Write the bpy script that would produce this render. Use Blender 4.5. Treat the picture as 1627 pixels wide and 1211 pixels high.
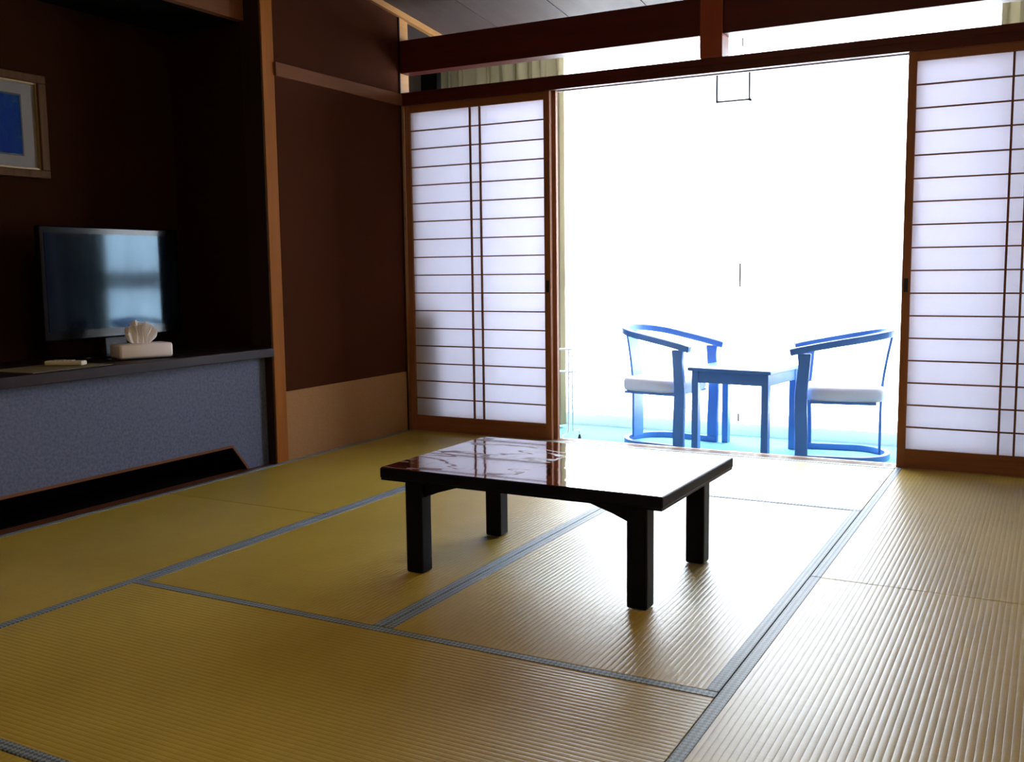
import bpy, bmesh, math, random
from mathutils import Vector, Matrix
random.seed(4)
S = bpy.context.scene
for o in list(bpy.data.objects): bpy.data.objects.remove(o)

# ---------------- camera ----------------
F_PX, W_PX = 1585.75, 1627.0
YAW, PITCH, ROLL = -0.4978, -0.1117, -0.0125
cam_d = bpy.data.cameras.new('camera'); cam = bpy.data.objects.new('camera', cam_d)
S.collection.objects.link(cam); S.camera = cam
cy, sy, cp, sp, cr, sr = math.cos(YAW), math.sin(YAW), math.cos(PITCH), math.sin(PITCH), math.cos(ROLL), math.sin(ROLL)
fw = Vector((sy*cp, cy*cp, sp)); rt = Vector((cy, -sy, 0)); up = rt.cross(fw)
r2 = rt*cr + up*sr; u2 = -rt*sr + up*cr
cam.matrix_world = Matrix(((r2.x, u2.x, -fw.x, 3.3048), (r2.y, u2.y, -fw.y, -4.8145), (r2.z, u2.z, -fw.z, 0.931), (0, 0, 0, 1)))
cam_d.sensor_fit = 'HORIZONTAL'; cam_d.sensor_width = 36.0; cam_d.lens = 36.0*F_PX/W_PX
cam_d.clip_start = 0.02; cam_d.clip_end = 200

# ---------------- daylight and exposure ----------------
SKY = 23.0
wd = bpy.data.worlds.new('sky'); S.world = wd; wd.use_nodes = True
bg = wd.node_tree.nodes['Background']; bg.inputs[0].default_value = (0.80, 0.90, 1.0, 1); bg.inputs[1].default_value = SKY
pd = bpy.data.lights.new('daylight_portal', 'AREA'); pd.shape = 'RECTANGLE'; pd.size = 4.3; pd.size_y = 2.5
pd.energy = 1; pd.cycles.is_portal = True
po = bpy.data.objects.new('daylight_portal', pd); S.collection.objects.link(po)
po.location = (1.52, 1.53, 1.12); po.rotation_euler = (-math.pi/2, 0, 0)
S.view_settings.view_transform = 'Standard'; S.view_settings.look = 'None'
S.view_settings.exposure = 0.0; S.view_settings.gamma = 1.0; S.view_settings.use_curve_mapping = False

# ---------------- materials ----------------
def mat(name, col, rough=0.6, metal=0.0, spec=0.5):
    m = bpy.data.materials.new(name); m.use_nodes = True
    b = m.node_tree.nodes['Principled BSDF']
    b.inputs['Base Color'].default_value = (*col, 1); b.inputs['Roughness'].default_value = rough
    b.inputs['Metallic'].default_value = metal; b.inputs['Specular IOR Level'].default_value = spec
    return m
def nodes(m): nt = m.node_tree; return nt, nt.nodes, nt.links, nt.nodes['Principled BSDF']
def tex_in(m, scale=(1, 1, 1), rot=(0, 0, 0)):
    nt, N, L, b = nodes(m)
    tc = N.new('ShaderNodeTexCoord'); mp = N.new('ShaderNodeMapping')
    mp.inputs['Scale'].default_value = scale; mp.inputs['Rotation'].default_value = rot
    L.new(tc.outputs['Object'], mp.inputs['Vector']); return mp.outputs['Vector']
def ramp(m, fac, stops):
    nt, N, L, b = nodes(m); r = N.new('ShaderNodeValToRGB')
    e = r.color_ramp.elements
    while len(e) < len(stops): e.new(0.5)
    for el, (p, c) in zip(e, stops): el.position = p; el.color = (*c, 1)
    L.new(fac, r.inputs['Fac']); return r.outputs['Color']
def noise(m, vec, scale, detail=4, rough=0.6):
    nt, N, L, b = nodes(m); n = N.new('ShaderNodeTexNoise')
    n.inputs['Scale'].default_value = scale; n.inputs['Detail'].default_value = detail; n.inputs['Roughness'].default_value = rough
    L.new(vec, n.inputs['Vector']); return n.outputs['Fac']
def bump(m, h, strength, dist):
    nt, N, L, b = nodes(m); bp = N.new('ShaderNodeBump')
    bp.inputs['Strength'].default_value = strength; bp.inputs['Distance'].default_value = dist
    L.new(h, bp.inputs['Height']); L.new(bp.outputs['Normal'], b.inputs['Normal'])
def wood(name, c1, c2, axis='z', rough=0.5, sc=26, spec=0.2):
    m = mat(name, c1, rough, spec=spec); nt, N, L, b = nodes(m)
    s = {'x': (0.06, 1, 1), 'y': (1, 0.06, 1), 'z': (1, 1, 0.06)}[axis]
    v = tex_in(m, s); f = noise(m, v, sc, 6, 0.65)
    L.new(ramp(m, f, [(0.3, c1), (0.7, c2)]), b.inputs['Base Color']); bump(m, f, 0.15, 0.002)
    return m
def speckle(name, c1, c2, scale, rough=0.8, bs=0.3, bd=0.002, spec=0.3):
    m = mat(name, c1, rough, spec=spec); nt, N, L, b = nodes(m)
    v = tex_in(m); f = noise(m, v, scale, 6, 0.7)
    L.new(ramp(m, f, [(0.35, c1), (0.65, c2)]), b.inputs['Base Color']); bump(m, f, bs, bd)
    return m
def tatami(name, axis, c1, c2):
    """woven rush: ribs run along `axis`, fine rushes across"""
    m = mat(name, c1, 0.37, spec=0.42); nt, N, L, b = nodes(m)
    tc = N.new('ShaderNodeTexCoord'); sx = N.new('ShaderNodeSeparateXYZ'); L.new(tc.outputs['Object'], sx.inputs[0])
    across = sx.outputs['X'] if axis == 'y' else sx.outputs['Y']
    mu = N.new('ShaderNodeMath'); mu.operation = 'MULTIPLY'; mu.inputs[1].default_value = math.pi/0.0152; L.new(across, mu.inputs[0])
    si = N.new('ShaderNodeMath'); si.operation = 'SINE'; L.new(mu.outputs[0], si.inputs[0])
    ab = N.new('ShaderNodeMath'); ab.operation = 'ABSOLUTE'; L.new(si.outputs[0], ab.inputs[0])
    pw = N.new('ShaderNodeMath'); pw.operation = 'POWER'; pw.inputs[1].default_value = 0.55; L.new(ab.outputs[0], pw.inputs[0])
    v = tex_in(m, (0.1, 2.5, 1) if axis == 'y' else (2.5, 0.1, 1)); fr = noise(m, v, 90, 3, 0.6)
    v2 = tex_in(m); big = noise(m, v2, 1.6, 3, 0.6)
    ad = N.new('ShaderNodeMath'); ad.operation = 'MULTIPLY_ADD'; ad.inputs[1].default_value = 0.45
    L.new(fr, ad.inputs[0]); L.new(big, ad.inputs[2])
    base = ramp(m, ad.outputs[0], [(0.45, c1), (0.95, c2)])
    mx = N.new('ShaderNodeMix'); mx.data_type = 'RGBA'; mx.blend_type = 'MULTIPLY'; mx.inputs[0].default_value = 1
    L.new(base, mx.inputs[6]); L.new(ramp(m, pw.outputs[0], [(0.0, (0.62, 0.56, 0.5)), (0.5, (1, 1, 1))]), mx.inputs[7])
    L.new(mx.outputs[2], b.inputs['Base Color'])
    a2 = N.new('ShaderNodeMath'); a2.operation = 'MULTIPLY_ADD'; a2.inputs[1].default_value = 0.15
    L.new(fr, a2.inputs[0]); L.new(pw.outputs[0], a2.inputs[2]); bump(m, a2.outputs[0], 0.42, 0.0016)
    return m
def border_mat(name, axis):
    m = mat(name, (0.2, 0.22, 0.24), 0.5, spec=0.5); nt, N, L, b = nodes(m)
    v = tex_in(m, (1, 1, 1), (0, 0, math.radians(45)))
    ck = N.new('ShaderNodeTexChecker'); ck.inputs['Scale'].default_value = 110
    ck.inputs['Color1'].default_value = (0.27, 0.34, 0.42, 1); ck.inputs['Color2'].default_value = (0.03, 0.045, 0.07, 1)
    L.new(v, ck.inputs['Vector'])
    f = noise(m, tex_in(m), 420, 2); mx = N.new('ShaderNodeMix'); mx.data_type = 'RGBA'; mx.inputs[0].default_value = 0.25
    L.new(ck.outputs['Color'], mx.inputs[6]); L.new(ramp(m, f, [(0.4, (0.06, 0.07, 0.09)), (0.62, (0.5, 0.5, 0.48))]), mx.inputs[7])
    L.new(mx.outputs[2], b.inputs['Base Color']); bump(m, ck.outputs['Fac'], 0.3, 0.001)
    return m
def sheet(name, parts, col):
    """thin sheets: parts = {transparent, translucent, diffuse} weights"""
    m = bpy.data.materials.new(name); m.use_nodes = True; nt = m.node_tree; N = nt.nodes; L = nt.links
    N.clear(); out = N.new('ShaderNodeOutputMaterial')
    sh = []
    for kind, w in parts.items():
        n = N.new({'transparent': 'ShaderNodeBsdfTransparent', 'translucent': 'ShaderNodeBsdfTranslucent', 'diffuse': 'ShaderNodeBsdfDiffuse'}[kind])
        n.inputs['Color'].default_value = (*[min(1, c) for c in (col if kind != 'transparent' else (1, 1, 1))], 1); sh.append((n.outputs[0], w))
    black = N.new('ShaderNodeBsdfDiffuse'); black.inputs['Color'].default_value = (0, 0, 0, 1)
    rest = 1 - sum(w for _, w in sh)
    if rest > 1e-4: sh.append((black.outputs[0], rest))
    cur, tot = sh[0]
    for s, w in sh[1:]:
        mx = N.new('ShaderNodeMixShader'); mx.inputs[0].default_value = w/(tot+w); L.new(cur, mx.inputs[1]); L.new(s, mx.inputs[2]); cur = mx.outputs[0]; tot += w
    L.new(cur, out.inputs['Surface']); return m

M = {}
M['tatami_y'] = tatami('tatami_along', 'y', (0.37, 0.245, 0.026), (0.50, 0.34, 0.055))
M['tatami_x'] = tatami('tatami_across', 'x', (0.37, 0.245, 0.026), (0.50, 0.34, 0.055))
M['border'] = border_mat('tatami_border_cloth', 'y')
M['post'] = wood('cedar_post', (0.35, 0.115, 0.018), (0.27, 0.08, 0.011), 'z', 0.6, 30, 0.08)
M['rail_y'] = wood('cedar_rail', (0.20, 0.080, 0.040), (0.15, 0.058, 0.028), 'y', 0.75, 30, 0.05)
M['trim_y'] = wood('pale_cedar_trim', (0.42, 0.20, 0.06), (0.34, 0.15, 0.045), 'y', 0.5, 30)
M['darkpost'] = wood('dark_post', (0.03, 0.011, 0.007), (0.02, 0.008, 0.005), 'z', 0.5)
M['beam'] = wood('stained_beam', (0.095, 0.016, 0.013), (0.07, 0.011, 0.010), 'x', 0.42, 22)
M['beam_post'] = wood('stained_beam_post', (0.36, 0.075, 0.035), (0.28, 0.055, 0.025), 'z', 0.42, 22)
M['shoji_z'] = wood('shoji_stile_wood', (0.36, 0.14, 0.07), (0.27, 0.10, 0.05), 'z', 0.5, 40)
M['shoji_x'] = wood('shoji_rail_wood', (0.33, 0.125, 0.06), (0.24, 0.09, 0.042), 'x', 0.5, 40)
M['muntin'] = wood('shoji_lattice_wood', (0.26, 0.10, 0.05), (0.18, 0.07, 0.035), 'x', 0.55, 40)
M['paper'] = sheet('shoji_paper', {'translucent': 0.68, 'diffuse': 0.28}, (0.97, 0.96, 1.0))
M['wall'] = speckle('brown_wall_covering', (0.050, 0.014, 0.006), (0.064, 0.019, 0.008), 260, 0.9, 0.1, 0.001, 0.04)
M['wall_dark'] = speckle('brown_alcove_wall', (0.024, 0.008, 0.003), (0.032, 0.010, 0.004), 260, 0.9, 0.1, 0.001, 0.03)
M['wainscot'] = speckle('tan_wainscot_paper', (0.30, 0.14, 0.045), (0.36, 0.18, 0.065), 120, 0.75, 0.3, 0.001)
M['greypanel'] = speckle('grey_blue_mottled_paper', (0.066, 0.075, 0.135), (0.125, 0.135, 0.210), 85, 0.7, 0.4, 0.0015)
M['shelf'] = wood('dark_counter_wood', (0.035, 0.016, 0.020), (0.012, 0.006, 0.008), 'y', 0.45, 24, 0.15)
M['redwood'] = wood('reddish_floor_strip', (0.14, 0.05, 0.025), (0.09, 0.03, 0.016), 'y', 0.4, 30)
M['recess'] = mat('near_black_recess', (0.006, 0.004, 0.004), 0.9, spec=0.02)  # near-black base colour, almost no sheen
M['ceiling'] = wood('greyed_ceiling_board', (0.085, 0.057, 0.050), (0.062, 0.042, 0.037), 'y', 0.6, 14)
M['gap'] = mat('ceiling_gap_shadow_board', (0.03, 0.02, 0.018), 0.9)
M['roomback'] = speckle('tan_plaster', (0.60, 0.46, 0.30), (0.66, 0.52, 0.35), 200, 0.9)
M['sill'] = wood('sill_wood', (0.42, 0.26, 0.17), (0.32, 0.19, 0.12), 'x', 0.28, 36, 0.5)
M['carpet'] = speckle('aqua_carpet', (0.16, 0.42, 0.46), (0.24, 0.52, 0.56), 300, 0.95, 0.6, 0.003, 0.1)
M['vwall'] = speckle('verandah_wall_paper', (0.055, 0.032, 0.018), (0.07, 0.04, 0.024), 200, 0.85)
M['vwhite'] = mat('white_window_wall', (0.8, 0.8, 0.8), 0.6)
M['alu'] = mat('bronze_aluminium', (0.10, 0.085, 0.07), 0.4, 0.6)
M['fill_glow'] = mat('fill_lamp_glow', (0.9, 0.8, 0.6), 0.8)  # glowing surface of the added fill lamp
M['fill_glow'].node_tree.nodes['Principled BSDF'].inputs['Emission Color'].default_value = (1.0, 0.76, 0.42, 1)
M['fill_glow'].node_tree.nodes['Principled BSDF'].inputs['Emission Strength'].default_value = 9.0
M['lacquer'] = mat('red_brown_lacquer', (0.055, 0.010, 0.008), 0.045, spec=0.7)
nt, N, L, b = nodes(M['lacquer'])
f = noise(M['lacquer'], tex_in(M['lacquer'], (1, 2.2, 1)), 5, 5, 0.6)
L.new(ramp(M['lacquer'], f, [(0.40, (0.030, 0.005, 0.005)), (0.52, (0.13, 0.022, 0.014)), (0.62, (0.05, 0.009, 0.008))]), b.inputs['Base Color'])
bump(M['lacquer'], noise(M['lacquer'], tex_in(M['lacquer'], (2.2, 1, 1)), 9, 1.5, 0.4), 0.17, 0.004)
b.inputs['Coat Roughness'].default_value = 0.02
# duller painted streaks in the lacquer, in the left half of the top
f = noise(M['lacquer'], tex_in(M['lacquer'], (0.7, 2.2, 1)), 2.8, 3, 0.55)
band = ramp(M['lacquer'], f, [(0.484, (1, 1, 1)), (0.495, (0, 0, 0)), (0.503, (0, 0, 0)), (0.514, (1, 1, 1))])
tc = N.new('ShaderNodeTexCoord'); sx_ = N.new('ShaderNodeSeparateXYZ'); L.new(tc.outputs['Object'], sx_.inputs[0])
gt = N.new('ShaderNodeMath'); gt.operation = 'GREATER_THAN'; gt.inputs[1].default_value = -0.02; L.new(sx_.outputs['X'], gt.inputs[0])
mxx = N.new('ShaderNodeMath'); mxx.operation = 'MAXIMUM'; L.new(band, mxx.inputs[0]); L.new(gt.outputs[0], mxx.inputs[1])
L.new(mxx.outputs[0], b.inputs['Coat Weight'])
mr = N.new('ShaderNodeMapRange'); mr.inputs['To Min'].default_value = 0.5; mr.inputs['To Max'].default_value = 0.045
L.new(mxx.outputs[0], mr.inputs['Value']); L.new(mr.outputs[0], b.inputs['Roughness'])
M['blacklac'] = mat('black_table_leg_lacquer', (0.003, 0.003, 0.010), 0.35, spec=0.12)
M['chair'] = mat('flare_blue_chair_wood', (0.075, 0.21, 0.56), 0.4)  # blue lens flare over dark wood, put into the base colour
M['cream'] = speckle('cream_seat_fabric', (0.66, 0.65, 0.76), (0.72, 0.71, 0.80), 300, 0.85, 0.2, 0.001)
M['sheer'] = sheet('sheer_curtain_fabric', {'transparent': 0.36, 'translucent': 0.46, 'diffuse': 0.14}, (1, 1, 1))
M['drape'] = sheet('beige_drape_fabric', {'translucent': 0.035, 'diffuse': 0.62}, (0.38, 0.31, 0.18))
M['glass'] = bpy.data.materials.new('window_glass'); M['glass'].use_nodes = True
nt = M['glass'].node_tree; nt.nodes.clear(); o_ = nt.nodes.new('ShaderNodeOutputMaterial'); mx = nt.nodes.new('ShaderNodeMixShader')
t_ = nt.nodes.new('ShaderNodeBsdfTransparent'); g_ = nt.nodes.new('ShaderNodeBsdfGlossy'); g_.inputs['Roughness'].default_value = 0.01
mx.inputs[0].default_value = 0.07; nt.links.new(t_.outputs[0], mx.inputs[1]); nt.links.new(g_.outputs[0], mx.inputs[2]); nt.links.new(mx.outputs[0], o_.inputs['Surface'])
M['opal'] = sheet('frosted_white_plastic', {'transparent': 0.5, 'translucent': 0.4}, (1, 1, 1))
M['greymetal'] = mat('dark_grey_metal', (0.08, 0.08, 0.09), 0.4, 0.5)
M['white'] = mat('white_enamel', (0.85, 0.85, 0.85), 0.35)
M['tvblack'] = mat('tv_gloss_black', (0.004, 0.004, 0.006), 0.12, spec=0.25)
M['tvscreen'] = mat('tv_screen', (0.003, 0.005, 0.014), 0.06, spec=0.42)
M['tvscreen'].node_tree.nodes['Principled BSDF'].inputs['Specular Tint'].default_value = (0.45, 0.75, 1.0, 1)
M['tissuebox'] = mat('cream_plastic', (0.90, 0.78, 0.72), 0.22)
M['tissue'] = sheet('tissue_paper', {'translucent': 0.2, 'diffuse': 0.8}, (0.92, 0.86, 0.84))
M['remote'] = mat('ivory_plastic', (0.72, 0.64, 0.5), 0.4)
M['button'] = mat('pale_grey_rubber', (0.45, 0.42, 0.38), 0.6)
M['leaflet'] = mat('yellowed_leaflet_paper', (0.20, 0.15, 0.07), 0.6)
M['gold'] = wood('gilded_brown_frame', (0.12, 0.055, 0.022), (0.08, 0.035, 0.014), 'z', 0.5, 30, 0.08)
M['goldfillet'] = mat('gilt_fillet', (0.30, 0.20, 0.09), 0.4, 0.3)
M['matboard'] = speckle('grey_white_matboard', (0.22, 0.20, 0.20), (0.26, 0.24, 0.24), 300, 0.9)
M['bluepic'] = mat('deep_blue_print', (0.02, 0.06, 0.35), 0.6, spec=0.05)
nt, N, L, b = nodes(M['bluepic']); f = noise(M['bluepic'], tex_in(M['bluepic'], (1, 1.6, 1)), 14, 6, 0.7)
L.new(ramp(M['bluepic'], f, [(0.44, (0.008, 0.030, 0.21)), (0.60, (0.010, 0.045, 0.19)), (0.72, (0.03, 0.10, 0.11))]), b.inputs['Base Color'])
M['black'] = mat('black_paint', (0.01, 0.01, 0.012), 0.5)
M['cabinet'] = mat('dark_brown_cabinet_laminate', (0.16, 0.11, 0.07), 0.5)

# ---------------- mesh helpers ----------------
def obj(name, bm, m, parent=None, smooth=False, bevel=0.0):
    bmesh.ops.recalc_face_normals(bm, faces=bm.faces)
    me = bpy.data.meshes.new(name); bm.to_mesh(me); bm.free()
    for p in me.polygons: p.use_smooth = smooth
    me.materials.append(m)
    o = bpy.data.objects.new(name, me); S.collection.objects.link(o)
    if parent: o.parent = parent
    if bevel:
        b = o.modifiers.new('bevel', 'BEVEL'); b.width = bevel; b.segments = 2; b.limit_method = 'ANGLE'
    return o
def box(bm, x0, y0, z0, x1, y1, z1):
    v = [bm.verts.new(p) for p in ((x0, y0, z0), (x1, y0, z0), (x1, y1, z0), (x0, y1, z0), (x0, y0, z1), (x1, y0, z1), (x1, y1, z1), (x0, y1, z1))]
    for f in ((0, 3, 2, 1), (4, 5, 6, 7), (0, 1, 5, 4), (1, 2, 6, 5), (2, 3, 7, 6), (3, 0, 4, 7)): bm.faces.new([v[i] for i in f])
def bx(*boxes):
    bm = bmesh.new()
    for b_ in boxes: box(bm, *b_)
    return bm
def prism(pts, d, axis='y', d0=0.0):
    """polygon pts (2D) extruded from d0 to d along axis ('y': pts are x,z ; 'x': pts are y,z ; 'z': pts are x,y)"""
    bm = bmesh.new()
    def P(a, b_, t): return {'y': (a, t, b_), 'x': (t, a, b_), 'z': (a, b_, t)}[axis]
    A = [bm.verts.new(P(a, b_, d0)) for a, b_ in pts]; B = [bm.verts.new(P(a, b_, d)) for a, b_ in pts]
    bm.faces.new(A); bm.faces.new(B[::-1]); n = len(pts)
    for i in range(n): bm.faces.new((A[i], A[(i+1) % n], B[(i+1) % n], B[i]))
    return bm
def sweep(bm, path, w, h, upv=Vector((0, 0, 1)), radii=None, nseg=None):
    """rectangular (nseg None) or round section swept along a path; w across, h along up"""
    rings = []; n = len(path); path = [Vector(p) for p in path]
    for i, p in enumerate(path):
        t = (path[min(i+1, n-1)] - path[max(i-1, 0)]).normalized()
        s = t.cross(upv); s = s.normalized() if s.length > 1e-4 else Vector((1, 0, 0)); u = s.cross(t).normalized()
        k = radii[i] if radii else 1
        if nseg: rings.append([bm.verts.new(p + s*math.cos(a)*w/2*k + u*math.sin(a)*h/2*k) for a in [2*math.pi*j/nseg for j in range(nseg)]])
        else: rings.append([bm.verts.new(p + s*a*w/2*k + u*b_*h/2*k) for a, b_ in ((-1, -1), (1, -1), (1, 1), (-1, 1))])
    m_ = len(rings[0])
    for i in range(n-1):
        for j in range(m_): bm.faces.new((rings[i][j], rings[i][(j+1) % m_], rings[i+1][(j+1) % m_], rings[i+1][j]))
    bm.faces.new(rings[0][::-1]); bm.faces.new(rings[-1])
    return bm
def thing(name, label, cat, loc=(0, 0, 0), rz=0, group=None):
    o = bpy.data.objects.new(name, None); S.collection.objects.link(o); o.empty_display_size = 0.1
    o.location = loc; o.rotation_euler = (0, 0, rz); o['label'] = label; o['category'] = cat
    if group: o['group'] = group
    return o
def tag(o, label, cat, group=None):
    o['label'] = label; o['category'] = cat
    if group: o['group'] = group
    return o
def struct(name, bm, m, bevel=0.0, label=None, parent=None):
    o = obj(name, bm, m, parent, bevel=bevel)
    if parent is None: o['kind'] = 'structure'
    if label: o['label'] = label
    return o

# ---------------- room shell ----------------
XA, XM, XR, XW = 0.881, 1.787, 2.693, 3.60
YE = -5.46
def ceil_z(y): return 2.345 - 0.11*y
struct('floor', bx((-0.70, YE-0.1, -0.10, XW+0.1, 0.0, -0.052)), M['redwood'], label='wooden sub-floor under the tatami mats')
struct('trim_1', bx((-0.085, YE, -0.052, -0.002, -1.14, -0.004)), M['redwood'], label='reddish wooden strip between alcove panel and mats')
# sill with two grooves
struct('trim_2', bx((0.0, 0.001, -0.05, XW, 0.012, 0.001), (0.0, 0.012, -0.05, XW, 0.032, -0.004), (0.0, 0.032, -0.05, XW, 0.044, 0.001),
                    (0.0, 0.044, -0.05, XW, 0.064, -0.004), (0.0, 0.064, -0.05, XW, 0.10, 0.001)), M['sill'], label='wooden sill with two grooves under the paper screens')
# left wall between post and screens: wall, rail, wainscot
struct('wall_left', prism([(-1.06, 0.345), (-0.012, 0.345), (-0.012, ceil_z(0)), (-1.06, ceil_z(-1.06))], -0.10, 'x', -0.004), M['wall'])
struct('trim_3', bx((-0.10, -1.06, -0.05, -0.001, -0.0, 0.345)), M['wainscot'], label='tan wainscot panel low on the left wall')
struct('trim_4', bx((-0.05, -1.062, 1.858, 0.012, -0.012, 1.922)), M['rail_y'], 0.002, label='horizontal cedar rail on the left wall')
struct('trim_5', bx((-0.115, -1.14, -0.052, 0.0, -1.06, 2.47)), M['post'], 0.003, label='orange cedar corner post beside the alcove')
# darker facing on the alcove side of the post
struct('trim_6', bx((-0.125, -1.146, -0.05, -0.006, -1.139, 2.46)), M['darkpost'], label='dark facing on the alcove side of the post')
# pillar at the end of the screens
struct('trim_7', bx((-0.10, -0.011, -0.05, -0.001, 0.075, 2.345)), M['trim_y'], 0.002, label='pale cedar pillar at the left end of the screens')
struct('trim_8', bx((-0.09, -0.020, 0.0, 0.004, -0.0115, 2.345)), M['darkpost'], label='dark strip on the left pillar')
# alcove
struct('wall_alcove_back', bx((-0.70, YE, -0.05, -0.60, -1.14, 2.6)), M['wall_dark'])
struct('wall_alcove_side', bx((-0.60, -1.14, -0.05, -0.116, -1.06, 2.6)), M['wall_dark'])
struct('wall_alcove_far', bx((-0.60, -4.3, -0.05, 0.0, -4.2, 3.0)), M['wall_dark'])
struct('wall_above_alcove', bx((-0.14, -4.2, 2.105, -0.10, -1.147, 3.0)), M['rail_y'], label='wooden fascia board over the alcove')
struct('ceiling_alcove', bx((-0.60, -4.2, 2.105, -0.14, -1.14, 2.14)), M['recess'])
struct('wall_left_rear', bx((-0.10, YE, -0.05, 0.0, -4.3, 3.0)), M['wall'])
struct('wall_right', bx((XW, YE, -0.05, XW+0.1, 0.0, 3.0)), M['roomback'])
struct('wall_back', bx((-0.10, YE-0.1, -0.05, XW+0.1, YE, 3.0)), M['roomback'])
# sloping ceiling of boards
bm = bmesh.new()
def slab(bm, x0, x1, y0, y1, dz0, dz1):
    v = [bm.verts.new(p) for p in ((x0, y0, ceil_z(y0)+dz0), (x1, y0, ceil_z(y0)+dz0), (x1, y1, ceil_z(y1)+dz0), (x0, y1, ceil_z(y1)+dz0),
                                   (x0, y0, ceil_z(y0)+dz1), (x1, y0, ceil_z(y0)+dz1), (x1, y1, ceil_z(y1)+dz1), (x0, y1, ceil_z(y1)+dz1))]
    for f in ((0, 3, 2, 1), (4, 5, 6, 7), (0, 1, 5, 4), (1, 2, 6, 5), (2, 3, 7, 6), (3, 0, 4, 7)): bm.faces.new([v[i] for i in f])
xs = [-0.70, -0.07] + [0.39+0.46*k for k in range(0, 7)] + [3.68]
for a, b_ in zip(xs[:-1], xs[1:]): slab(bm, a+0.003, b_-0.003, YE-0.1, 0.95, 0.03, 0.05)
struct('ceiling', bm, M['ceiling'])
bm = bmesh.new(); slab(bm, -0.75, 3.70, YE-0.1, 0.95, 0.052, 0.08); struct('ceiling_backing', bm, M['gap'])
bm = bmesh.new(); slab(bm, -0.012, 0.018, YE, 0.94, -0.004, 0.03); struct('trim_9', bm, M['trim_y'], label='pale cedar cornice along the sloping ceiling')
# lintel (kamoi) and transom beams
struct('trim_10', bx((0.0, -0.012, 1.895, XW, 0.095, 1.928), (0.0, -0.012, 1.858, XW, 0.010, 1.895), (0.0, 0.038, 1.862, XW, 0.046, 1.895), (0.0, 0.076, 1.862, XW, 0.095, 1.895)),
       M['beam'], 0.0015, label='dark wooden lintel above the sliding paper screens')
struct('trim_11', bx((0.0, -0.01, 2.036, 1.752, 0.085, 2.215)), M['beam'], 0.003, label='dark upper transom beam left of the short post')
struct('trim_12', bx((1.862, -0.01, 2.036, XW, 0.085, 2.215)), M['beam'], 0.003, label='dark upper transom beam right of the short post')
struct('trim_13', bx((1.752, -0.024, 1.928, 1.862, 0.09, 2.37)), M['beam_post'], 0.003, label='reddish short post between the two transom beams')

# ---------------- verandah ----------------
ZV = -0.15
struct('floor_verandah', bx((-0.8, 0.10, ZV-0.05, 3.72, 1.50, ZV)), M['carpet'])
struct('trim_14', bx((-0.8, 0.085, ZV, 3.72, 0.0999, -0.05)), M['sill'], label='riser under the screen sill')
struct('wall_verandah_left', bx((-0.76, 0.07, ZV, -0.66, 1.50, 2.5)), M['vwall'])
struct('wall_verandah_right', bx((3.64, 0.07, ZV, 3.74, 1.50, 2.5)), M['vwall'])
struct('wall_verandah_front_left', bx((-0.66, 0.0, ZV, -0.10, 0.07, 2.5)), M['vwall'])
struct('ceiling_curtain_box', bx((-0.75, 0.94, 2.24, 3.70, 0.96, 2.49), (-0.75, 0.94, 2.48, 3.70, 1.56, 2.50)), M['vwhite'])
struct('wall_window_low', bx((-0.66, 1.44, ZV, 3.64, 1.54, -0.06)), M['vwhite'])
struct('wall_window_top', bx((-0.66, 1.44, 2.33, 3.64, 1.54, 2.48)), M['vwhite'])
struct('wall_window_left', bx((-0.66, 1.20, -0.06, -0.53, 1.54, 2.48)), M['recess'])
wx = [-0.56, 0.84, 2.24, 3.64]
for i, (a, b_) in enumerate(zip(wx[:-1], wx[1:])):
    w = struct('window_%d' % (i+1), bx((a, 1.46, -0.06, a+0.035, 1.50, 2.33), (b_-0.035, 1.46, -0.06, b_, 1.50, 2.33), (a, 1.46, -0.06, b_, 1.50, -0.01),
               (a, 1.46, 2.28, b_, 1.50, 2.33), (a, 1.455, 0.80, b_, 1.505, 0.95)), M['alu'])
    obj('window_pane', bx((a+0.03, 1.478, -0.02, b_-0.03, 1.482, 2.29)), M['glass'], w)

# ---------------- tatami mats ----------------
def mat_piece(x0, y0, x1, y1, axis, label):
    cx_, cy_ = (x0+x1)/2, (y0+y1)/2; hx, hy = (x1-x0)/2-0.0012, (y1-y0)/2-0.0012
    t = thing('tatami_mat', label, 'tatami mat', (cx_, cy_, -0.05), 0, 'tatami mats covering the floor')
    e = 0.030
    if axis == 'y': body = bx((-hx+0.001, -hy, 0, hx-0.001, hy, 0.05)); bs = [(-hx, -hy, 0.002, -hx+e, hy, 0.0512), (hx-e, -hy, 0.002, hx, hy, 0.0512)]
    else: body = bx((-hx, -hy+0.001, 0, hx, hy-0.001, 0.05)); bs = [(-hx, -hy, 0.002, hx, -hy+e, 0.0512), (-hx, hy-e, 0.002, hx, hy, 0.0512)]
    obj('rush_surface', body, M['tatami_'+axis], t, bevel=0.002)
    for q in bs:
        b2 = obj('cloth_border', bx(q), M['border'], t, bevel=0.0015); b2['label'] = 'blue grey patterned cloth border'
YF, Y2, Y3 = -2.753, -0.926, -3.650
mat_piece(0, -1.85, XA, 0, 'y', 'tatami mat against the left wall, touching the left paper screen')
mat_piece(0, -3.67, XA, -1.85, 'y', 'tatami mat in front of the television alcove, at the left edge of the room')
mat_piece(0, YE, XA, -3.67, 'y', 'tatami mat in the near left corner, just outside the lower left of the photo')
mat_piece(XA, Y2, XR, 0, 'x', 'tatami mat lying crosswise at the open screens, beyond the low table')
mat_piece(XA, YF, XM, Y2, 'y', 'tatami mat under the left half of the low table')
mat_piece(XM, YF, XR, Y2, 'y', 'tatami mat under the right half of the low table')
mat_piece(XA, Y3, XR, YF, 'x', 'large tatami mat lying crosswise in the foreground, nearer than the low table')
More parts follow.
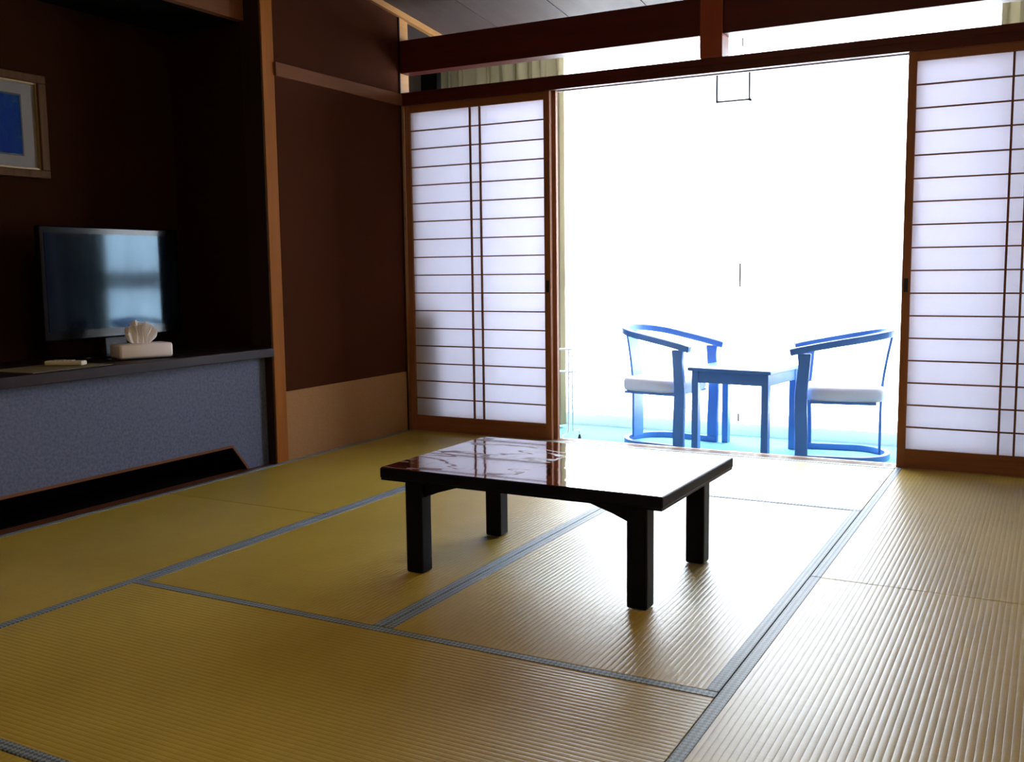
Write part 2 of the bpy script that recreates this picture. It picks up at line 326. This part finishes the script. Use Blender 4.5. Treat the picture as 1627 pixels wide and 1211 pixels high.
mat_piece(XA, YE, XM, Y3, 'y', 'tatami mat nearer than the crosswise foreground mat, its border at the bottom left corner')
mat_piece(XM, YE, XR, Y3, 'y', 'tatami mat beneath the bottom edge of the photo, left of the long blue border')
mat_piece(XR, -1.822, XW, 0, 'y', 'tatami mat in front of the right paper screen')
mat_piece(XR, -3.64, XW, -1.822, 'y', 'tatami mat at the right of the photo, second from the right paper screen')
mat_piece(XR, YE, XW, -3.64, 'y', 'tatami mat in the near right corner beneath the viewer')

# ---------------- shoji screens ----------------
def shoji(name, x0, x1, y0, label, handle_side, vx):
    d = bpy.data.objects.new(name, None); S.collection.objects.link(d); d['kind'] = 'structure'; d['label'] = label; d.location = (x0, y0, 0)
    w = x1-x0; H = 1.868; st = 0.036; zb, zt = 0.088, 1.818; T = 0.026
    for a in (0, w-st): obj('stile', bx((a, 0, 0.0, a+st, T, H)), M['shoji_z'], d, bevel=0.0015)
    obj('bottom_rail', bx((st, 0.001, 0.0, w-st, T-0.001, zb)), M['shoji_x'], d, bevel=0.0015)
    obj('top_rail', bx((st, 0.001, zt, w-st, T-0.001, H)), M['shoji_x'], d, bevel=0.0015)
    obj('lattice', bx(*[(st, 0.004, zb+(zt-zb)*k/17-0.0032, w-st, 0.013, zb+(zt-zb)*k/17+0.0032) for k in range(1, 17)],
                      *[(v-x0-0.0045, 0.003, zb, v-x0+0.0045, 0.013, zt) for v in vx]), M['muntin'], d)
    obj('paper_sheet', bx((st-0.002, 0.0135, zb-0.002, w-st+0.002, 0.0145, zt+0.002)), M['paper'], d)
    hx = w-st/2 if handle_side > 0 else st/2
    if y0 > 0.03: return
    obj('finger_pull', bx((hx-0.009, -0.002, 0.805, hx+0.009, 0.004, 0.868)), M['black'], d, bevel=0.001)['label'] = 'black finger pull'
shoji('door_1', 0.006, 0.926, 0.010, 'left paper screen of the front track beside the brown wall', 1, (0.435, 0.497))
shoji('door_2', 0.024, 0.944, 0.048, 'rear paper screen hidden behind the left one, only its edge showing', 1, (0.435, 0.497))
shoji('door_3', 2.694, 3.596, 0.010, 'right paper screen at the right edge of the photo', -1, (3.113, 3.175))
shoji('door_4', 2.700, 3.600, 0.048, 'rear paper screen hidden behind the right one', -1, (3.113, 3.175))

# ---------------- alcove counter ----------------
t = thing('alcove_counter', 'long dark wooden counter over a mottled grey blue panel in the alcove', 'counter', (-0.3, -2.6, 0))
def at(bm): bmesh.ops.translate(bm, verts=bm.verts, vec=Vector((0.3, 2.6, 0))); return bm
obj('worktop', at(bx((-0.597, -4.19, 0.525, 0.010, -1.147, 0.567))), M['shelf'], t, bevel=0.003)
obj('front_panel', at(prism([(-4.2, 0.125), (-1.385, 0.125), (-1.285, -0.003), (-1.147, -0.003), (-1.147, 0.525), (-4.2, 0.525)], -0.052, 'x', -0.072)), M['greypanel'], t)['label'] = 'mottled grey blue panel with slanted cut-out'
bm = bmesh.new(); sweep(bm, [(-0.055, -4.2, 0.121), (-0.055, -1.387, 0.121), (-0.055, -1.287, -0.002)], 0.012, 0.007, Vector((1, 0, 0)))
obj('cutout_edging', at(bm), M['rail_y'], t)
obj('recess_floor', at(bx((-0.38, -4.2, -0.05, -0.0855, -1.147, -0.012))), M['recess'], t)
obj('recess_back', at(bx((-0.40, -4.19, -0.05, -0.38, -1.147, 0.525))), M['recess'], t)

# ---------------- television ----------------
t = thing('television', 'black flat television standing on the alcove counter', 'television', (-0.35, -1.745, 0.567), math.radians(1.5))
# local +x is the screen direction
obj('housing', bx((-0.035, -0.378, 0.085, 0.0, 0.378, 0.568)), M['tvblack'], t, bevel=0.008)
obj('rear_cover', bx((-0.075, -0.25, 0.13, -0.035, 0.25, 0.45)), M['black'], t, bevel=0.01)
obj('screen', bx((-0.002, -0.358, 0.128, 0.0018, 0.358, 0.536)), M['tvscreen'], t)
obj('neck', bx((-0.05, -0.06, 0.01, -0.02, 0.06, 0.13)), M['black'], t, bevel=0.004)
pts = [(-0.03+0.10*math.copysign(abs(math.cos(a))**0.6, math.cos(a)), 0.23*math.copysign(abs(math.sin(a))**0.6, math.sin(a))) for a in [2*math.pi*k/48 for k in range(48)]]
obj('foot_plate', prism(pts, 0.012, 'z', 0.0), M['tvblack'], t, bevel=0.003)
obj('power_light', bx((0.0, 0.20, 0.103, 0.0012, 0.206, 0.107)), M['button'], t)

# ---------------- tissue box ----------------
t = thing('tissue_box', 'cream plastic tissue box with a tissue pulled up, on the alcove counter', 'tissue box', (-0.151, -1.80, 0.572), math.radians(-19))
obj('box_body', bx((-0.06, -0.117, 0, 0.06, 0.117, 0.062)), M['tissuebox'], t, smooth=True, bevel=0.012)
bm = bmesh.new()
for side, (xo, hh, sh) in enumerate(((0.006, 0.090, 0.0), (-0.008, 0.100, 0.35))):
    nu, nv = 22, 8; rows = []
    for j in range(nv+1):
        f = j/nv; row = []
        for i in range(nu+1):
            u = -1+2*i/nu
            z = 0.056 + f*hh*(1-0.52*abs(u)**2.2) + (0.006*math.sin(9*u+3*side))*f
            y = u*(0.034+0.040*f**0.8) + 0.004*math.sin(6*f+4*u)
            fold = abs(((u*2.3+sh) % 1.0)-0.5)*2
            x = xo + (fold-0.5)*0.034*f**0.7 + (0.016*f*f if side == 0 else -0.02*f*f)*(1-abs(u))
            row.append(bm.verts.new((x, y, z)))
        rows.append(row)
    for j in range(nv):
        for i in range(nu): bm.faces.new((rows[j][i], rows[j][i+1], rows[j+1][i+1], rows[j+1][i]))
obj('tissue', bm, M['tissue'], t)
tag(obj('tray', bx((-0.20, -1.95, 0.567, -0.06, -1.66, 0.572)), M['tvblack'], bevel=0.001), 'flat black tray under the cream tissue box', 'tray')
o = bpy.data.objects['tray']; o.data.transform(Matrix.Translation((0.13, 1.805, -0.567))); o.location = (-0.151, -1.80, 0.567); o.rotation_euler = (0, 0, math.radians(-19))

# ---------------- remote and leaflet ----------------
t = thing('remote_control', 'ivory remote control lying on a leaflet left of the tissue box', 'remote control', (-0.18, -2.158, 0.5695), math.radians(21.5))
obj('remote_body', bx((-0.080, -0.022, 0, 0.080, 0.022, 0.018)), M['remote'], t, bevel=0.005)
for i in range(5):
    for j in range(3):
        obj('button', bx((-0.05+i*0.018, -0.013+j*0.010, 0.017, -0.039+i*0.018, -0.006+j*0.010, 0.0205)), M['button'], t)
o = tag(obj('leaflet', bx((-0.13, -0.19, 0, 0.13, 0.19, 0.0015)), M['leaflet']), 'yellowed leaflet lying on the counter under the remote control', 'leaflet')
o.location = (-0.16, -2.24, 0.5675); o.rotation_euler = (0, 0, math.radians(3))

# ---------------- framed picture ----------------
t = thing('framed_picture', 'framed blue picture with a wide grey mat on the alcove wall', 'picture', (-0.60, -2.16, 1.565))
fw_, fh_ = 0.285, 0.218
def ring(w0, h0, w1, h1, x0, x1):
    return bx((x0, -w1, h0, x1, w1, h1), (x0, -w1, -h1, x1, w1, -h0), (x0, -w1, -h0, x1, -w0, h0), (x0, w0, -h0, x1, w1, h0))
obj('frame', ring(fw_-0.038, fh_-0.034, fw_, fh_, 0.0, 0.032), M['gold'], t, bevel=0.004)
obj('fillet', ring(fw_-0.046, fh_-0.042, fw_-0.038, fh_-0.034, 0.0, 0.020), M['goldfillet'], t)
obj('mat_board', bx((0.002, -fw_+0.046, -fh_+0.042, 0.010, fw_-0.046, fh_-0.042)), M['matboard'], t)
obj('inner_line', ring(0.168, 0.122, 0.175, 0.129, 0.010, 0.0125), M['black'], t)
obj('print', bx((0.0101, -0.168, -0.122, 0.0115, 0.168, 0.122)), M['bluepic'], t)

# ---------------- low table ----------------
t = thing('low_table', 'low square-legged lacquered table with reflective red-brown top on the tatami', 'table', (1.972, -2.062, 0), math.radians(-0.8))
bm = bx((-0.458, -0.312, 0.300, 0.458, 0.312, 0.332)); obj('tabletop', bm, M['blacklac'], t, bevel=0.004)
obj('lacquer_surface', bx((-0.4545, -0.3085, 0.3321, 0.4545, 0.3085, 0.3335)), M['lacquer'], t)
obj('apron', bx((-0.40, -0.262, 0.284, 0.40, -0.235, 0.300), (-0.40, 0.235, 0.284, 0.40, 0.262, 0.300), (-0.405, -0.262, 0.284, -0.378, 0.262, 0.300), (0.378, -0.262, 0.284, 0.405, 0.262, 0.300),
                (-0.455, -0.309, 0.294, 0.455, 0.309, 0.300)), M['blacklac'], t)
for sx in (-1, 1):
    for sy_ in (-1, 1):
        lx, ly = sx*0.367, sy_*0.240
        obj('leg', bx((lx-0.030, ly-0.030, 0.0012, lx+0.030, ly+0.030, 0.288)), M['blacklac'], t, bevel=0.007)
        a = lx-sx*0.030
        obj('corner_brace', prism([(a, 0.288), (a, 0.238), (a-sx*0.05, 0.258), (a-sx*0.115, 0.278), (a-sx*0.13, 0.288)], ly+0.012, 'y', ly-0.012), M['blacklac'], t, bevel=0.002)
        b2 = ly-sy_*0.030
        obj('corner_brace', prism([(b2, 0.288), (b2, 0.238), (b2-sy_*0.05, 0.258), (b2-sy_*0.10, 0.288)], lx+0.012, 'x', lx-0.012), M['blacklac'], t, bevel=0.002)

# ---------------- verandah table ----------------
t = thing('side_table', 'small square table, flare-tinted blue, between the two verandah armchairs', 'table', (1.735, 0.93, ZV), math.radians(-8))
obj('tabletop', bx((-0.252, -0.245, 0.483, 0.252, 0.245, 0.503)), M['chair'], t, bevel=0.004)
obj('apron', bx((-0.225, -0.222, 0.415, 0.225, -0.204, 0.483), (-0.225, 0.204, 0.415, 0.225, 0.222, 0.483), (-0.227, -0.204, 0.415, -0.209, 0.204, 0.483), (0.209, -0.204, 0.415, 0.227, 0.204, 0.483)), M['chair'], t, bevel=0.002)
for sx in (-1, 1):
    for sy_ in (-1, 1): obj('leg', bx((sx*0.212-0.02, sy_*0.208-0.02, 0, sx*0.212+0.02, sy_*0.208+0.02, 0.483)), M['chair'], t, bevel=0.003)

# ---------------- armchairs (local +x = front) ----------------
def arc_path(xf, xb, hw, z_f, z_b, n=28):
    """hoop: from near arm end, back round, to the far arm end"""
    P = []
    xs_ = xf; xc = xb + hw*0.95
    for k in range(7): f = k/7; P.append((xs_+(xc-xs_)*f, -hw, 0))
    for k in range(n+1):
        a = math.pi*k/n; P.append((xc-(xc-xb)*math.sin(a), -hw*math.cos(a), 0))
    for k in range(1, 8): f = k/7; P.append((xc+(xs_-xc)*f, hw, 0))
    out = []
    for x, y, _ in P:
        f = (xf-x)/(xf-xb); out.append((x, y, z_f+(z_b-z_f)*(f**0.9)))
    return out
def armchair(loc, rz, label):
    t = thing('armchair', label, 'chair', loc, rz, 'cream-seated armchairs on the verandah')
    hw = 0.215
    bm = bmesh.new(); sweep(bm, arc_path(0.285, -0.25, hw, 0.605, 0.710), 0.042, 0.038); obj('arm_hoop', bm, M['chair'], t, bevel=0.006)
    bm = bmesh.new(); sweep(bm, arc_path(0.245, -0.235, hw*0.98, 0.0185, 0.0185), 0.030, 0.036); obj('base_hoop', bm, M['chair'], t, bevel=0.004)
    for s in (-1, 1):
        # wide front board, slightly waisted
        pr = []
        for z, x0, x1 in ((0.0, 0.183, 0.250), (0.14, 0.183, 0.250), (0.28, 0.188, 0.256), (0.38, 0.190, 0.256), (0.47, 0.182, 0.246), (0.54, 0.177, 0.240), (0.600, 0.172, 0.246)): pr.append((z, x0, x1))
        poly = [(x0, z) for z, x0, x1 in pr] + [(x1, z) for z, x0, x1 in pr[::-1]]
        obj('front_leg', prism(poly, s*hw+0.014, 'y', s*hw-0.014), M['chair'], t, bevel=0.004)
    # back: one wide bent board
    for yy in (0.0,):
        pth = []
        for k in range(14):
            z = 0.03+0.66*k/13; lean = max(0, z-0.33)/0.36
            pth.append((-0.205+0.012 - 0.05*lean**1.5, yy, z))
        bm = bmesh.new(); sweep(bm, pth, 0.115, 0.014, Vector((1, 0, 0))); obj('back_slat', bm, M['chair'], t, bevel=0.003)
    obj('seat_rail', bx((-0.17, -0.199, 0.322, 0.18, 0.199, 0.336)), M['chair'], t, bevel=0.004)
    pts = [(0.215*math.copysign(abs(math.cos(a))**0.45, math.cos(a)), 0.203*math.copysign(abs(math.sin(a))**0.45, math.sin(a))) for a in [2*math.pi*k/56 for k in range(56)]]
    bm = prism(pts, 0.415, 'z', 0.333)
    obj('seat_cushion', bm, M['cream'], t, smooth=True, bevel=0.022)['label'] = 'cream upholstered seat cushion'
    for f in (t,): pass
    return t
armchair((1.222, 0.985, ZV), math.radians(-10), 'armchair with flare-tinted blue frame and cream seat, left of the small verandah table')
armchair((2.285, 0.985, ZV), math.radians(180+9), 'armchair with flare-tinted blue frame and cream seat, right of the small verandah table')

# ---------------- curtains ----------------
def pleated(x0, x1, y, z0, z1, amp, per, seed, flare=0.0, nz=10):
    rnd = random.Random(seed); bm = bmesh.new(); n = int((x1-x0)/per*14); ph = [rnd.uniform(-0.5, 0.5) for _ in range(200)]
    rows = []
    for j in range(nz+1):
        f = j/nz; z = z1+(z0-z1)*f; row = []
        for i in range(n+1):
            u = (x1-x0)*i/n; k = u/per; a = amp*(0.65+0.35*f)*(0.75+0.5*(0.5+0.5*math.sin(k*1.7+seed)))
            yy = y + a*math.sin(2*math.pi*k + 0.8*math.sin(k*2.1+seed) + 0.25*f*math.sin(k*5.0)) + 0.25*a*math.sin(4.3*math.pi*k+seed)
            row.append(bm.verts.new((x0+u*(1+flare*f) + 0.25*amp*math.sin(4*math.pi*k), yy, z)))
        rows.append(row)
    for j in range(nz):
        for i in range(n): bm.faces.new((rows[j][i], rows[j][i+1], rows[j+1][i+1], rows[j+1][i]))
    return bm
def curtain(name, label, cat, m, *a, **k):
    t = thing(name, label, cat, ((a[0]+a[1])/2, a[2], a[3]))
    bm = pleated(*a, **k); bmesh.ops.translate(bm, verts=bm.verts, vec=-Vector(t.location))
    obj('fabric', bm, m, t, smooth=True)
    h = bmesh.new(); sweep(h, [(a[0]-t.location.x, 0, a[4]-a[3]+0.012), (a[1]-t.location.x, 0, a[4]-a[3]+0.012)], 0.02, 0.02); obj('curtain_rail', h, M['white'], t)
curtain('sheer_curtain', 'white sheer curtain across the window, left of the join', 'curtain', M['sheer'], -0.50, 1.56, 1.375, -0.06, 2.43, 0.022, 0.085, 3)
curtain('sheer_curtain', 'white sheer curtain across the window, right of the join', 'curtain', M['sheer'], 1.570, 3.60, 1.375, -0.06, 2.43, 0.022, 0.085, 8)
curtain('drape', 'beige pleated drape gathered at the left end of the window', 'curtain', M['drape'], -0.52, 0.425, 1.27, -0.12, 2.43, 0.055, 0.105, 5)
curtain('drape', 'beige pleated drape gathered at the right end of the window', 'curtain', M['drape'], 2.995, 3.58, 1.27, -0.12, 2.43, 0.042, 0.115, 11)

# ---------------- square hanging panel ----------------
t = thing('hanging_panel', 'square white panel with thin dark edging hanging high in the window', 'lamp', (1.626, 1.0, 1.875))
obj('panel_edging', bx((-0.100, -0.02, 0, -0.091, 0.02, 0.235), (0.091, -0.02, 0, 0.100, 0.02, 0.235), (-0.100, -0.02, 0, 0.100, 0.02, 0.009), (-0.100, -0.012, 0.230, 0.100, 0.012, 0.235)), M['black'], t)
obj('panel_face', bx((-0.091, -0.002, 0.005, 0.091, 0.002, 0.230)), M['opal'], t)
for s in (-0.06, 0.06):
    bm = bmesh.new(); sweep(bm, [(s, 0, 0.233), (s, 0, 0.590)], 0.002, 0.002, Vector((1, 0, 0)), nseg=8); obj('suspension_wire', bm, M['white'], t)

# ---------------- wire towel rack and cabinet behind the left screen ----------------
t = thing('towel_rack', 'thin white wire rack with dark foot tips beside the left screen', 'rack', (0.54, 0.80, ZV))
for xx in (-0.16, 0.13):
    for yy in (-0.13, 0.13):
        bm = bmesh.new(); sweep(bm, [(xx, yy*0.2, 0.58), (xx, yy*0.2, 0.30), (xx, yy*0.25, 0.062), (xx, yy*0.9, 0.055), (xx, yy, 0.045), (xx, yy, 0.02)], 0.010, 0.010, Vector((1, 0.01, 0)), nseg=10)
        obj('rack_leg', bm, M['white'], t, smooth=True)
        bm = bmesh.new(); sweep(bm, [(xx, yy, 0.0), (xx, yy, 0.026)], 0.024, 0.024, Vector((1, 0, 0)), radii=[1, 0.4], nseg=12); obj('foot_tip', bm, M['black'], t)
for z in (0.58, 0.44):
    for yy in (-0.026, 0.026):
        bm = bmesh.new(); sweep(bm, [(-0.16, yy, z), (0.16, yy, z)], 0.008, 0.008, nseg=10); obj('rack_bar', bm, M['white'], t, smooth=True)
t = thing('cabinet', 'dark low cabinet seen only as a soft shadow through the left paper screen', 'cabinet', (-0.02, 0.275, ZV))
obj('cabinet_body', bx((-0.30, -0.17, 0.04, 0.25, 0.17, 0.86)), M['cabinet'], t, bevel=0.02)
obj('door', bx((-0.28, 0.171, 0.06, 0.23, 0.188, 0.84)), M['cabinet'], t, bevel=0.003)
obj('plinth', bx((-0.28, -0.15, 0.0, 0.23, 0.15, 0.04)), M['black'], t)

# ---------------- warm fill lamp added above the view to brighten the near mats ----------------
t = thing('added_fill_lamp', 'unseen square fill lamp added over the middle of the room', 'lamp', (1.8, -3.2, 2.30))
obj('fill_shade', bx((-0.27, -0.27, 0.0, 0.27, 0.27, 0.10)), M['fill_glow'], t, bevel=0.01)
obj('fill_shade_frame', bx((-0.28, -0.28, 0.10, 0.28, 0.28, 0.13)), M['shoji_x'], t, bevel=0.003)
obj('cord', bx((-0.004, -0.004, 0.13, 0.004, 0.004, 0.425)), M['black'], t)
